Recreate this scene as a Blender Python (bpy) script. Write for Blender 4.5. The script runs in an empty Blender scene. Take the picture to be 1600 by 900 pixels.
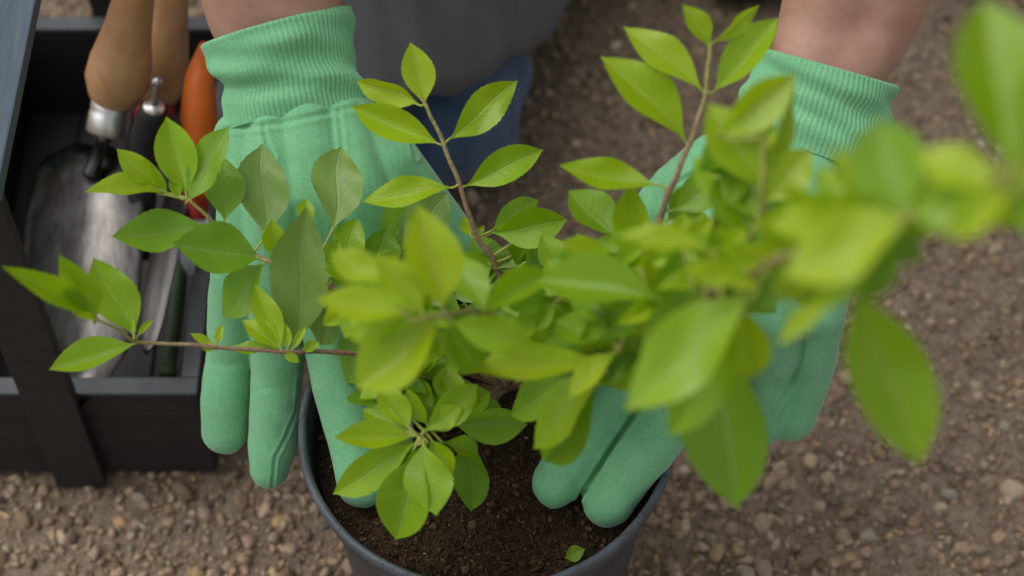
import bpy, bmesh, math, random
import numpy as np
from mathutils import Vector, Matrix
random.seed(7); rng = np.random.default_rng(11)
S = bpy.context.scene
COL = S.collection

# ------------------------------------------------------------------ camera, world, sun, exposure
F = 2900.0; TH = math.radians(35)
FWD = np.array([0, math.sin(TH), -math.cos(TH)]); UP = np.array([0, math.cos(TH), math.sin(TH)]); RX = np.array([1.0, 0, 0])
RIM = 0.19
def ray(px, py): return FWD + RX * (px - 800) / F + UP * (450 - py) / F
CAM = np.array([0, 0, RIM]) - ray(762, 658) * 0.985
def D(px, py, d): return CAM + ray(px, py) * d            # point at a measured distance
def Z(px, py, z):                                          # point on a measured height
    r = ray(px, py); return CAM + r * ((z - CAM[2]) / r[2])
cd = bpy.data.cameras.new('camera'); cam = bpy.data.objects.new('camera', cd); COL.objects.link(cam)
cam.location = CAM; cam.rotation_euler = (TH, 0, 0)
cd.sensor_width = 36; cd.lens = F / 1600 * 36; cd.clip_start = 0.02; cd.clip_end = 500
cd.dof.use_dof = True; cd.dof.focus_distance = 0.965; cd.dof.aperture_fstop = 4.8; cd.dof.aperture_blades = 9
S.camera = cam
W = bpy.data.worlds.new('World'); S.world = W; W.use_nodes = True
wn = W.node_tree; bg = wn.nodes['Background']
sky = wn.nodes.new('ShaderNodeTexSky'); sky.sky_type = 'NISHITA'; sky.sun_disc = False
SUN_EL, SUN_ROT = math.radians(62), math.radians(282)
sky.sun_elevation = SUN_EL; sky.sun_rotation = SUN_ROT; sky.dust_density = 4; sky.air_density = 1.0
hsv = wn.nodes.new('ShaderNodeHueSaturation'); hsv.inputs['Saturation'].default_value = 0.2
wn.links.new(sky.outputs[0], hsv.inputs['Color']); wn.links.new(hsv.outputs[0], bg.inputs[0]); bg.inputs[1].default_value = 0.13
sd = bpy.data.lights.new('sun', 'SUN'); sd.energy = 0.6; sd.angle = math.radians(50); sd.color = (1, 0.96, 0.9)
sun = bpy.data.objects.new('sun', sd); COL.objects.link(sun)
sdir = Vector((math.sin(SUN_ROT) * math.cos(SUN_EL), math.cos(SUN_ROT) * math.cos(SUN_EL), math.sin(SUN_EL)))
sun.rotation_euler = sdir.to_track_quat('Z', 'Y').to_euler()
S.view_settings.view_transform = 'Standard'; S.view_settings.look = 'None'
S.view_settings.exposure = 0.2; S.view_settings.gamma = 1
S.render.engine = 'CYCLES'
S.cycles.max_bounces = 8; S.cycles.transmission_bounces = 6; S.cycles.use_denoising = True

# ------------------------------------------------------------------ helpers
def nd(nt, t, **kw):
    n = nt.nodes.new(t)
    for k, v in kw.items():
        if k in n.inputs: n.inputs[k].default_value = v
        else: setattr(n, k, v)
    return n
def new_mat(name):
    m = bpy.data.materials.new(name); m.use_nodes = True
    return m, m.node_tree, m.node_tree.nodes['Principled BSDF']
def ramp(nt, src, cols):
    r = nt.nodes.new('ShaderNodeValToRGB'); e = r.color_ramp.elements
    while len(e) < len(cols): e.new(0.5)
    for k, (p, c) in enumerate(cols): e[k].position = p; e[k].color = (*c, 1)
    nt.links.new(src, r.inputs[0]); return r
def mat(name, c1, c2=None, scale=30, rough=0.7, metal=0, bump=0.0, bscale=None, stretch=(1, 1, 1), spec=0.4, sheen=0, detail=6, bdist=0.001):
    m, nt, b = new_mat(name); L = nt.links.new
    tc = nd(nt, 'ShaderNodeTexCoord'); mp = nd(nt, 'ShaderNodeMapping'); mp.inputs['Scale'].default_value = stretch
    L(tc.outputs['Object'], mp.inputs[0])
    n = nd(nt, 'ShaderNodeTexNoise', Scale=scale, Detail=detail, Roughness=0.62); L(mp.outputs[0], n.inputs[0])
    r = ramp(nt, n.outputs[0], [(0.32, c1), (0.68, c2 or c1)]); L(r.outputs[0], b.inputs['Base Color'])
    b.inputs['Roughness'].default_value = rough; b.inputs['Metallic'].default_value = metal
    b.inputs['Specular IOR Level'].default_value = spec; b.inputs['Sheen Weight'].default_value = sheen
    if bump:
        n2 = nd(nt, 'ShaderNodeTexNoise', Scale=bscale or scale * 4, Detail=8); L(mp.outputs[0], n2.inputs[0])
        bp = nd(nt, 'ShaderNodeBump', Strength=bump, Distance=bdist); L(n2.outputs[0], bp.inputs['Height']); L(bp.outputs[0], b.inputs['Normal'])
    return m
def mesh_from(name, V, Fs, smooth=True):
    V = np.asarray(V, float); me = bpy.data.meshes.new(name)
    if isinstance(Fs, np.ndarray):
        k = Fs.shape[1]; me.vertices.add(len(V)); me.vertices.foreach_set('co', V.astype(np.float32).ravel())
        me.loops.add(Fs.size); me.loops.foreach_set('vertex_index', Fs.astype(np.int32).ravel())
        me.polygons.add(len(Fs)); me.polygons.foreach_set('loop_start', np.arange(0, Fs.size, k, dtype=np.int32))
        me.update(calc_edges=True)
    else:
        me.from_pydata([tuple(v) for v in V], [], Fs)
    me.polygons.foreach_set('use_smooth', [smooth] * len(me.polygons)); me.update()
    return me
def link(name, me, m=None, parent=None):
    o = bpy.data.objects.new(name, me); COL.objects.link(o)
    if m is not None and not me.materials: me.materials.append(m)
    if parent is not None:
        o.parent = parent
        o.location = -root_loc(parent)
    return o
def root_loc(o):
    v = Vector((0, 0, 0))
    while o is not None: v += o.location; o = o.parent
    return v
def obj(name, V, Fs, m, parent=None, smooth=True): return link(name, mesh_from(name, V, Fs, smooth), m, parent)
def thing(name, label, cat, loc, group=None):
    o = bpy.data.objects.new(name, None); COL.objects.link(o); o.location = Vector(loc); o.empty_display_size = 0.02
    return tag(o, label, cat, group)
def tag(o, label, cat, group=None, kind=None):
    o['label'] = label; o['category'] = cat
    if group: o['group'] = group
    if kind: o['kind'] = kind
    return o
def box(name, lo, hi, m, parent=None, bevel=0.0015, rot=None):
    bm = bmesh.new(); bmesh.ops.create_cube(bm, size=1)
    lo, hi = Vector(lo), Vector(hi)
    for v in bm.verts: v.co = Vector([(lo[i] + hi[i]) / 2 + v.co[i] * (hi[i] - lo[i]) for i in range(3)])
    if bevel: bmesh.ops.bevel(bm, geom=bm.edges[:], offset=bevel, segments=2, affect='EDGES', profile=0.6)
    if rot: bmesh.ops.transform(bm, matrix=rot, verts=bm.verts)
    me = bpy.data.meshes.new(name); bm.to_mesh(me); bm.free(); me.update()
    return link(name, me, m, parent)
def smooth_path(P, R, n):
    P = np.asarray(P, float); R = np.asarray(R, float)
    if len(P) == 2: t = np.linspace(0, 1, n)[:, None]; return P[0] * (1 - t) + P[1] * t, R[0] * (1 - t[:, 0]) + R[1] * t[:, 0]
    out, ro = [], []; PP = np.vstack([2 * P[0] - P[1], P, 2 * P[-1] - P[-2]]); per = max(2, n // (len(P) - 1))
    for i in range(len(P) - 1):
        a, b, c, d = PP[i:i + 4]
        for k in range(per + (i == len(P) - 2)):
            t = k / per
            out.append(0.5 * ((2 * b) + (c - a) * t + (2 * a - 5 * b + 4 * c - d) * t * t + (-a + 3 * b - 3 * c + d) * t ** 3)); ro.append(R[i] * (1 - t) + R[i + 1] * t)
    return np.array(out), np.array(ro)
def tube_geo(P, R, seg=8, n=None, cap=True, wob=0):
    if n: P, R = smooth_path(P, R, n)
    P = np.asarray(P, float); R = np.asarray(R, float)
    T = np.gradient(P, axis=0); T /= np.linalg.norm(T, axis=1)[:, None] + 1e-12
    a = np.array([0, 0, 1.0]) if abs(T[0][2]) < 0.9 else np.array([1.0, 0, 0])
    U = np.cross(T[0], a); U /= np.linalg.norm(U); V = []; Fs = []
    for i in range(len(P)):
        U = U - T[i] * (U @ T[i]); U /= np.linalg.norm(U); B = np.cross(T[i], U)
        for k in range(seg):
            an = 2 * math.pi * k / seg; r = R[i] * (1 + wob * random.uniform(-1, 1))
            V.append(P[i] + (U * math.cos(an) + B * math.sin(an)) * r)
    for i in range(len(P) - 1):
        for k in range(seg):
            k2 = (k + 1) % seg; Fs.append((i * seg + k, i * seg + k2, (i + 1) * seg + k2, (i + 1) * seg + k))
    if cap: Fs.append(tuple(range(seg))[::-1]); Fs.append(tuple(range((len(P) - 1) * seg, len(P) * seg)))
    return V, Fs
def tube(name, P, R, m, parent=None, seg=10, n=None, wob=0):
    V, Fs = tube_geo(P, R, seg, n, True, wob); return obj(name, V, Fs, m, parent)
def lathe(name, prof, m, parent=None, seg=96, origin=(0, 0, 0), axis=None, wob=None):
    V = []; Fs = []; o = np.array(origin, float)
    if axis is None: A, U, B = np.array([0, 0, 1.0]), RX, np.array([0, 1.0, 0])
    else:
        A = np.array(axis, float); A /= np.linalg.norm(A); U = np.cross(A, [0, 0, 1.0]); U /= np.linalg.norm(U); B = np.cross(A, U)
    for (r, z) in prof:
        for k in range(seg):
            an = 2 * math.pi * k / seg; rr = r * (1 + (wob(an, z) if wob else 0))
            V.append(o + A * z + (U * math.cos(an) + B * math.sin(an)) * rr)
    for i in range(len(prof) - 1):
        for k in range(seg):
            k2 = (k + 1) % seg; Fs.append((i * seg + k, i * seg + k2, (i + 1) * seg + k2, (i + 1) * seg + k))
    return obj(name, V, Fs, m, parent)
_ico = {}
def ico(level):
    if level not in _ico:
        bm = bmesh.new(); bmesh.ops.create_icosphere(bm, subdivisions=level, radius=1)
        _ico[level] = (np.array([v.co[:] for v in bm.verts]), np.array([[v.index for v in f.verts] for f in bm.faces])); bm.free()
    return _ico[level]
def scatter(pts, size, cols, level, flat=(0.45, 0.8), jit=0.22):
    """many small stones as arrays: returns V, F, C"""
    bv, bf = ico(level); n = len(pts)
    var = [bv * (1 + rng.normal(0, jit, (len(bv), 1))) for _ in range(24)]
    for v in var:
        for _ in range(7):
            q = rng.normal(size=3); q /= np.linalg.norm(q); v -= np.maximum(v @ q - rng.uniform(.5, .85), 0)[:, None] * q
    var = np.array(var)[rng.integers(0, 24, n)]
    q = rng.normal(size=(n, 4)); q /= np.linalg.norm(q, axis=1)[:, None]; w, x, y, z = q.T
    R = np.stack([np.stack([1 - 2 * (y * y + z * z), 2 * (x * y - z * w), 2 * (x * z + y * w)], -1), np.stack([2 * (x * y + z * w), 1 - 2 * (x * x + z * z), 2 * (y * z - x * w)], -1), np.stack([2 * (x * z - y * w), 2 * (y * z + x * w), 1 - 2 * (x * x + y * y)], -1)], 1)
    sc = size[:, None] * np.stack([np.ones(n), rng.uniform(0.6, 1, n), rng.uniform(flat[0], flat[1], n)], 1)
    V = var * sc[:, None, :]
    V = np.einsum('nij,nkj->nki', R, V)
    V += pts[:, None, :]
    Fs = bf[None] + (np.arange(n) * len(bv))[:, None, None]
    C = np.repeat(cols, len(bv), axis=0)
    return V.reshape(-1, 3), Fs.reshape(-1, 3), C
def join_geo(parts):
    V, Fs, C, o = [], [], [], 0
    for v, f, c in parts: V.append(v); Fs.append(f + o); C.append(c); o += len(v)
    return np.vstack(V), np.vstack(Fs), np.vstack(C)
def color_attr(me, C):
    a = me.color_attributes.new('tint', 'FLOAT_COLOR', 'POINT'); a.data.foreach_set('color', np.hstack([C, np.ones((len(C), 1))]).astype(np.float32).ravel())
_ph = rng.uniform(0, 6.28, 60); _dr = rng.normal(size=(60, 2)); _dr /= np.linalg.norm(_dr, axis=1)[:, None]
def fnoise(x, y, wl, octs=4, k0=0):
    h = 0; a = 1.0
    for o in range(octs):
        for k in range(5):
            j = (k0 + o * 5 + k) % 60; kk = 2 * math.pi / wl * (0.7 + 0.6 * ((j * 37 % 10) / 10))
            h = h + a * np.sin((x * _dr[j, 0] + y * _dr[j, 1]) * kk + _ph[j])
        wl /= 2.1; a *= 0.5
    return h / 5

# ------------------------------------------------------------------ materials
def attr_mat(name, rough=0.9, bump=0.4, bscale=900, spec=0.25):
    m, nt, b = new_mat(name); L = nt.links.new
    a = nd(nt, 'ShaderNodeAttribute', attribute_name='tint'); tc = nd(nt, 'ShaderNodeTexCoord')
    n = nd(nt, 'ShaderNodeTexNoise', Scale=bscale, Detail=5); L(tc.outputs['Object'], n.inputs[0])
    mx = nd(nt, 'ShaderNodeMix', data_type='RGBA', blend_type='MULTIPLY'); mx.inputs[0].default_value = 1
    r = ramp(nt, n.outputs[0], [(0.3, (0.6, 0.58, 0.55)), (0.7, (1.25, 1.25, 1.25))])
    L(a.outputs['Color'], mx.inputs[6]); L(r.outputs[0], mx.inputs[7]); L(mx.outputs[2], b.inputs['Base Color'])
    bp = nd(nt, 'ShaderNodeBump', Strength=bump, Distance=0.0006); L(n.outputs[0], bp.inputs['Height']); L(bp.outputs[0], b.inputs['Normal'])
    b.inputs['Roughness'].default_value = rough; b.inputs['Specular IOR Level'].default_value = spec
    return m
M_GRAVEL = attr_mat('gravel_stone'); M_SOIL = attr_mat('soil_crumbs', 0.95, 0.8, 1400, 0.15)
M_GROUND = mat('sandy_ground', (0.16, 0.115, 0.08), (0.36, 0.275, 0.2), 160, 0.95, bump=1.0, bscale=420, spec=0.2, bdist=0.003)
M_PLASTIC = mat('pot_plastic', (0.03, 0.036, 0.044), (0.065, 0.076, 0.09), 25, 0.42, bump=0.15, bscale=300)
M_RIM = mat('dusty_rim', (0.05, 0.062, 0.078), (0.1, 0.115, 0.13), 45, 0.5, bump=0.3, bscale=260)
M_RAIL = mat('crate_paint_lit', (0.062, 0.07, 0.075), (0.09, 0.1, 0.106), 16, 0.5, bump=0.4, bscale=40, stretch=(3, 3, 3), spec=0.4)  # grey crate paint, paler here: sky light on the rim tops put into the colour
M_WOODP = mat('crate_paint_shaded', (0.018, 0.0155, 0.0155), (0.031, 0.027, 0.027), 14, 0.6, bump=0.5, bscale=40, stretch=(9, 0.9, 9), spec=0.4)  # the same crate painted darker, with the shade of upright faces and interior in the colour
M_WOODX = mat('crate_paint_shaded_cross', (0.018, 0.0155, 0.0155), (0.03, 0.026, 0.026), 14, 0.6, bump=0.5, bscale=40, stretch=(0.9, 9, 9), spec=0.4)  # shaded crate colour again, grain running across for front and back
M_WOODH = mat('blue_grey_wood', (0.062, 0.088, 0.115), (0.1, 0.14, 0.175), 12, 0.55, bump=0.5, bscale=40, stretch=(9, 0.8, 9), spec=0.4)
M_ASH = mat('varnished_ash', (0.4, 0.2, 0.085), (0.56, 0.33, 0.16), 9, 0.42, bump=0.12, bscale=60, stretch=(6, 0.8, 6), spec=0.45)
M_BLADE = mat('used_steel', (0.07, 0.066, 0.062), (0.15, 0.142, 0.135), 30, 0.3, 1.0, bump=0.15, bscale=120, stretch=(5, 0.5, 5))
M_STEEL = mat('brushed_steel', (0.3, 0.29, 0.29), (0.5, 0.49, 0.5), 40, 0.34, 1.0, bump=0.1, bscale=200, stretch=(5, 0.5, 5))
M_CHROME = mat('polished_ferrule', (0.72, 0.71, 0.68), (0.85, 0.84, 0.8), 20, 0.4, 1.0)
M_ORANGE = mat('orange_plastic', (0.6, 0.12, 0.01), (0.68, 0.16, 0.015), 20, 0.45)
M_RED = mat('red_grip_and_reflection', (0.3, 0.02, 0.012), (0.4, 0.03, 0.02), 20, 0.45)  # own colour of the lower grip; painted reflection on the weeder ferrule
M_BLACK = mat('black_rubber', (0.012, 0.012, 0.013), (0.025, 0.024, 0.024), 60, 0.6)
M_GREENST = mat('green_coated_rod', (0.06, 0.11, 0.05), (0.12, 0.17, 0.09), 30, 0.5)
M_JEANS = mat('denim', (0.035, 0.072, 0.15), (0.075, 0.13, 0.235), 55, 0.9, bump=0.4, bscale=900, sheen=0.2)
M_APRON = mat('grey_cotton', (0.08, 0.082, 0.088), (0.112, 0.114, 0.12), 30, 0.9, bump=0.4, bscale=1100, sheen=0.15)
M_SHIRT = mat('dark_shirt', (0.03, 0.03, 0.035), (0.05, 0.05, 0.055), 40, 0.9, bump=0.3, bscale=700)
M_HAIR = mat('brown_hair', (0.02, 0.012, 0.008), (0.06, 0.035, 0.02), 120, 0.6, stretch=(8, 8, 1))
M_BOOT = mat('black_boot', (0.01, 0.01, 0.01), (0.025, 0.024, 0.024), 60, 0.5)
def skin():
    m, nt, b = new_mat('skin'); L = nt.links.new; tc = nd(nt, 'ShaderNodeTexCoord')
    n = nd(nt, 'ShaderNodeTexNoise', Scale=45, Detail=7, Roughness=0.65); L(tc.outputs['Object'], n.inputs[0])
    r = ramp(nt, n.outputs[0], [(0.3, (0.4, 0.2, 0.14)), (0.55, (0.48, 0.265, 0.195)), (0.75, (0.54, 0.33, 0.25))]); L(r.outputs[0], b.inputs['Base Color'])
    v = nd(nt, 'ShaderNodeTexVoronoi', Scale=900); L(tc.outputs['Object'], v.inputs[0])
    bp = nd(nt, 'ShaderNodeBump', Strength=0.25, Distance=0.0004); L(v.outputs[0], bp.inputs['Height']); L(bp.outputs[0], b.inputs['Normal'])
    b.inputs['Roughness'].default_value = 0.5; b.inputs['Subsurface Weight'].default_value = 0.15; b.inputs['Subsurface Radius'].default_value = (0.01, 0.004, 0.002); b.inputs['Subsurface Scale'].default_value = 0.5
    return m
M_SKIN = skin(); M_EYE = mat('eye_white', (.6, .58, .55), (.62, .6, .57), rough=.3)
def knit(name, cuff=False):
    m, nt, b = new_mat(name); L = nt.links.new
    tc = nd(nt, 'ShaderNodeTexCoord')
    n = nd(nt, 'ShaderNodeTexNoise', Scale=38, Detail=6, Roughness=0.6); L(tc.outputs['Object'], n.inputs[0])
    r = ramp(nt, n.outputs[0], [(0.3, (0.165, 0.43, 0.215)), (0.7, (0.22, 0.53, 0.28))])
    a = nd(nt, 'ShaderNodeAttribute', attribute_name='knit'); sx = nd(nt, 'ShaderNodeSeparateXYZ'); L(a.outputs['Vector'], sx.inputs[0])
    def wave(out, per):
        mm = nd(nt, 'ShaderNodeMath', operation='MULTIPLY'); mm.inputs[1].default_value = 2 * math.pi / per; L(out, mm.inputs[0])
        s = nd(nt, 'ShaderNodeMath', operation='SINE'); L(mm.outputs[0], s.inputs[0]); return s
    s1 = wave(sx.outputs[0], 0.00135); s2 = wave(sx.outputs[1], 0.0016)
    ad = nd(nt, 'ShaderNodeMath', operation='MULTIPLY_ADD'); ad.inputs[1].default_value = 0.12; L(s2.outputs[0], ad.inputs[0]); L(s1.outputs[0], ad.inputs[2])
    fz = nd(nt, 'ShaderNodeTexNoise', Scale=750, Detail=5, Roughness=0.65); L(tc.outputs['Object'], fz.inputs[0])
    ad2 = nd(nt, 'ShaderNodeMath', operation='MULTIPLY_ADD'); ad2.inputs[1].default_value = 3.2; L(fz.outputs[0], ad2.inputs[0]); L(ad.outputs[0], ad2.inputs[2])
    bp = nd(nt, 'ShaderNodeBump', Strength=0.2, Distance=0.0002); L(ad2.outputs[0], bp.inputs['Height']); L(bp.outputs[0], b.inputs['Normal'])
    mr = nd(nt, 'ShaderNodeMapRange'); L(ad.outputs[0], mr.inputs[0]); mr.inputs[1].default_value = -1.2; mr.inputs[2].default_value = 1.2; mr.inputs[3].default_value = 0.965; mr.inputs[4].default_value = 1.05
    mx = nd(nt, 'ShaderNodeMix', data_type='RGBA', blend_type='MULTIPLY'); mx.inputs[0].default_value = 1; L(r.outputs[0], mx.inputs[6]); L(mr.outputs[0], mx.inputs[7])
    fr = nd(nt, 'ShaderNodeMapRange'); L(fz.outputs[0], fr.inputs[0]); fr.inputs[1].default_value = 0.3; fr.inputs[2].default_value = 0.7; fr.inputs[3].default_value = 0.84; fr.inputs[4].default_value = 1.12
    m2 = nd(nt, 'ShaderNodeMix', data_type='RGBA', blend_type='MULTIPLY'); m2.inputs[0].default_value = 1; L(mx.outputs[2], m2.inputs[6]); L(fr.outputs[0], m2.inputs[7]); L(m2.outputs[2], b.inputs['Base Color'])
    b.inputs['Roughness'].default_value = 0.95; b.inputs['Specular IOR Level'].default_value = 0.15; b.inputs['Sheen Weight'].default_value = 0.35; b.inputs['Sheen Roughness'].default_value = 0.4
    return m
M_KNIT = knit('mint_knit')
def leaf_mat(name, c_lo, c_hi, vein, trans=0.45, rough=0.42, blotch=0.0):
    m, nt, b = new_mat(name); L = nt.links.new
    uv = nd(nt, 'ShaderNodeUVMap', uv_map='UVMap'); sx = nd(nt, 'ShaderNodeSeparateXYZ'); L(uv.outputs[0], sx.inputs[0])
    oi = nd(nt, 'ShaderNodeObjectInfo'); la = nd(nt, 'ShaderNodeAttribute', attribute_name='leaf_random')
    def M(op, a, b_=None, c=None):
        n = nd(nt, 'ShaderNodeMath', operation=op)
        for i, v in enumerate((a, b_, c)):
            if v is None: continue
            if isinstance(v, (int, float)): n.inputs[i].default_value = v
            else: L(v, n.inputs[i])
        return n.outputs[0]
    rn = M('FRACT', M('ADD', oi.outputs['Random'], la.outputs['Fac']))
    au = M('ABSOLUTE', M('SUBTRACT', sx.outputs[0], 0.5))                # 0 midrib .. .5 edge
    mid = M('SUBTRACT', 1.0, M('MULTIPLY', au, 26.0)); mid = M('MAXIMUM', mid, 0.0)
    ph = M('MULTIPLY', M('SUBTRACT', sx.outputs[1], M('MULTIPLY', au, 0.55)), 2 * math.pi * 8.5)
    side = M('POWER', M('MAXIMUM', M('SINE', ph), 0.0), 14.0); side = M('MULTIPLY', side, M('SUBTRACT', 1.0, M('MULTIPLY', au, 1.8)))
    v = M('MINIMUM', M('MULTIPLY_ADD', side, 0.42, mid), 1.0)
    mp = nd(nt, 'ShaderNodeMapping'); mp.inputs['Scale'].default_value = (.6, 1, 1); L(uv.outputs[0], mp.inputs[0])
    cmb = nd(nt, 'ShaderNodeCombineXYZ'); L(M('MULTIPLY', rn, 40.0), cmb.inputs[0]); L(cmb.outputs[0], mp.inputs['Location'])
    n = nd(nt, 'ShaderNodeTexNoise', Scale=3.2, Detail=7, Roughness=0.6); L(mp.outputs[0], n.inputs[0])
    f = M('ADD', M('MULTIPLY', n.outputs[0], 0.6), M('MULTIPLY', rn, 0.5))
    r = ramp(nt, f, [(0.25, c_lo), (0.85, c_hi)])
    nb = nd(nt, 'ShaderNodeTexNoise', Scale=5.5, Detail=5, Roughness=0.7); L(mp.outputs[0], nb.inputs[0])
    rb = ramp(nt, nb.outputs[0], [(0.57, (0, 0, 0)), (0.66, (1, 1, 1))]); bl = nd(nt, 'ShaderNodeMix', data_type='RGBA'); L(M('MULTIPLY', rb.outputs[0], blotch), bl.inputs[0]); L(r.outputs[0], bl.inputs[6]); bl.inputs[7].default_value = (0.24, 0.2, 0.11, 1)
    mx = nd(nt, 'ShaderNodeMix', data_type='RGBA'); L(M('MULTIPLY', v, 0.6), mx.inputs[0]); L(bl.outputs[2], mx.inputs[6]); mx.inputs[7].default_value = (*vein, 1)
    L(mx.outputs[2], b.inputs['Base Color']); b.inputs['Roughness'].default_value = rough; b.inputs['Specular IOR Level'].default_value = 0.6
    n2 = nd(nt, 'ShaderNodeTexNoise', Scale=22, Detail=3); L(mp.outputs[0], n2.inputs[0])
    h = M('SUBTRACT', M('MULTIPLY', n2.outputs[0], 0.5), v)
    bp = nd(nt, 'ShaderNodeBump', Strength=0.5, Distance=0.0006); L(h, bp.inputs['Height']); L(bp.outputs[0], b.inputs['Normal'])
    t = nd(nt, 'ShaderNodeBsdfTranslucent'); g = nd(nt, 'ShaderNodeHueSaturation', Saturation=1.1, Value=1.15); L(mx.outputs[2], g.inputs['Color']); L(g.outputs[0], t.inputs[0]); L(bp.outputs[0], t.inputs['Normal'])
    ms = nd(nt, 'ShaderNodeMixShader'); ms.inputs[0].default_value = trans; L(b.outputs[0], ms.inputs[1]); L(t.outputs[0], ms.inputs[2])
    L(ms.outputs[0], nt.nodes['Material Output'].inputs['Surface'])
    return m
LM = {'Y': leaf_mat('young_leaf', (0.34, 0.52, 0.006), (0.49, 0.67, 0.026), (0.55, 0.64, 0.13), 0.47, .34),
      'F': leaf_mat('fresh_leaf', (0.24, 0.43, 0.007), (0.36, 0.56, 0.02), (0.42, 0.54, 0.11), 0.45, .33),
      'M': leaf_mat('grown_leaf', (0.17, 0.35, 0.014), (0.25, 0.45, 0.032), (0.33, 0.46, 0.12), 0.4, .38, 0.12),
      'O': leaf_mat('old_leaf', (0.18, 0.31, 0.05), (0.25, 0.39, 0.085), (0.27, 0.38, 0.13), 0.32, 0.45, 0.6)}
M_STEM = mat('reddish_stem', (0.22, 0.11, 0.07), (0.32, 0.22, 0.12), 60, 0.6, stretch=(1, 1, 1), bump=0.3)
M_STEMG = mat('green_stem', (0.26, 0.33, 0.05), (0.4, 0.42, 0.1), 60, 0.5)

M_TWIG = attr_mat('twig_bark', 0.6, 0.4, 500, 0.35)

# ------------------------------------------------------------------ ground and gravel
def ground():
    n = 260; xs = np.linspace(-1.3, 1.3, n); ys = np.linspace(-0.9, 1.7, n); X, Y = np.meshgrid(xs, ys)
    H = 0.0025 * fnoise(X, Y, 0.22, 3) + 0.0011 * fnoise(X, Y, 0.02, 2, 9); H = H - 0.003
    e = np.minimum(np.minimum(X + 1.3, 1.3 - X), np.minimum(Y + 0.9, 1.7 - Y)); H = H * np.clip(e / 0.1, 0, 1)
    V = np.stack([X, Y, H], -1).reshape(-1, 3)
    i = np.arange(n * n).reshape(n, n); Fs = np.stack([i[:-1, :-1], i[:-1, 1:], i[1:, 1:], i[1:, :-1]], -1).reshape(-1, 4)
    V = list(map(tuple, V)); Fs = [tuple(f) for f in Fs.tolist()]
    b = len(V); c = [(-1.3, -0.9), (1.3, -0.9), (1.3, 1.7), (-1.3, 1.7)]
    V += [(x, y, 0.0) for x, y in c] + [(x * 60, (y - 0.4) * 60, 0.0) for x, y in c]
    for k in range(4): k2 = (k + 1) % 4; Fs.append((b + k, b + 4 + k, b + 4 + k2, b + k2))
    o = obj('ground', V, Fs, M_GROUND); o['kind'] = 'structure'; o['label'] = 'brown sandy garden ground under the gravel'
    return lambda x, y: 0.0025 * fnoise(x, y, 0.22, 3) - 0.003
gh = ground()
def gravel():
    pal = np.array([(0.3, 0.22, 0.15), (0.38, 0.29, 0.2), (0.22, 0.155, 0.1), (0.38, 0.3, 0.22), (0.12, 0.088, 0.06), (0.42, 0.28, 0.15), (0.27, 0.235, 0.19), (0.45, 0.38, 0.3), (0.29, 0.195, 0.135)])
    pr = np.array([0.2, 0.16, 0.18, 0.08, 0.16, 0.03, 0.06, 0.02, 0.11])
    def cols(n):
        c = (pal[rng.choice(len(pal), n, p=pr / pr.sum())] * .72 + np.array([.275, .208, .148]) * .28) * rng.uniform(0.8, 1.12, (n, 1)) + rng.normal(0, 0.006, (n, 3)); return np.clip(c * [[1.02, 1.02, 1.0]], 0.02, 0.7) * 1.35
    def place(n, lo, hi, area):
        x = rng.uniform(area[0], area[1], n); y = rng.uniform(area[2], area[3], n)
        keep = (np.hypot(x, y) > 0.074) & ~((x > -0.343) & (x < -0.178) & (y > 0.078) & (y < 0.37))
        x, y = x[keep], y[keep]; s = lo + (hi - lo) * rng.beta(1.1, 3.2, len(x))
        front = np.clip((0.35 - y) / 0.4, 0.0, 1) * np.clip(1.05 - 0.4 * (x > 0.25), 0, 1)        # coarser stones lie nearer the pot
        s = s * (0.86 + 0.5 * front); return np.stack([x, y, gh(x, y) + s * 0.22], 1), s
    P = []
    vis = (-0.55, 0.6, -0.12, 0.75); wide = (-1.2, 1.2, -0.8, 1.5)
    for n, lo, hi, ar, lv in ((26000, .0009, .0024, vis, 1), (19000, .0018, .0048, vis, 1), (6400, .003, .0075, vis, 2), (320, .0055, .0105, vis, 3), (9000, .003, .006, wide, 1)):
        p, s = place(n, lo, hi, ar); P.append(scatter(p, s, cols(len(p)), lv, jit=0.2 if lv == 1 else (0.1 if lv == 2 else 0.05)))
    V, Fs, C = join_geo(P); me = mesh_from('gravel', V, Fs, True); color_attr(me, C); o = link('gravel', me, M_GRAVEL)
    tag(o, 'brown and grey gravel covering the ground round the pot', 'gravel', kind='stuff')
gravel()

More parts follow.
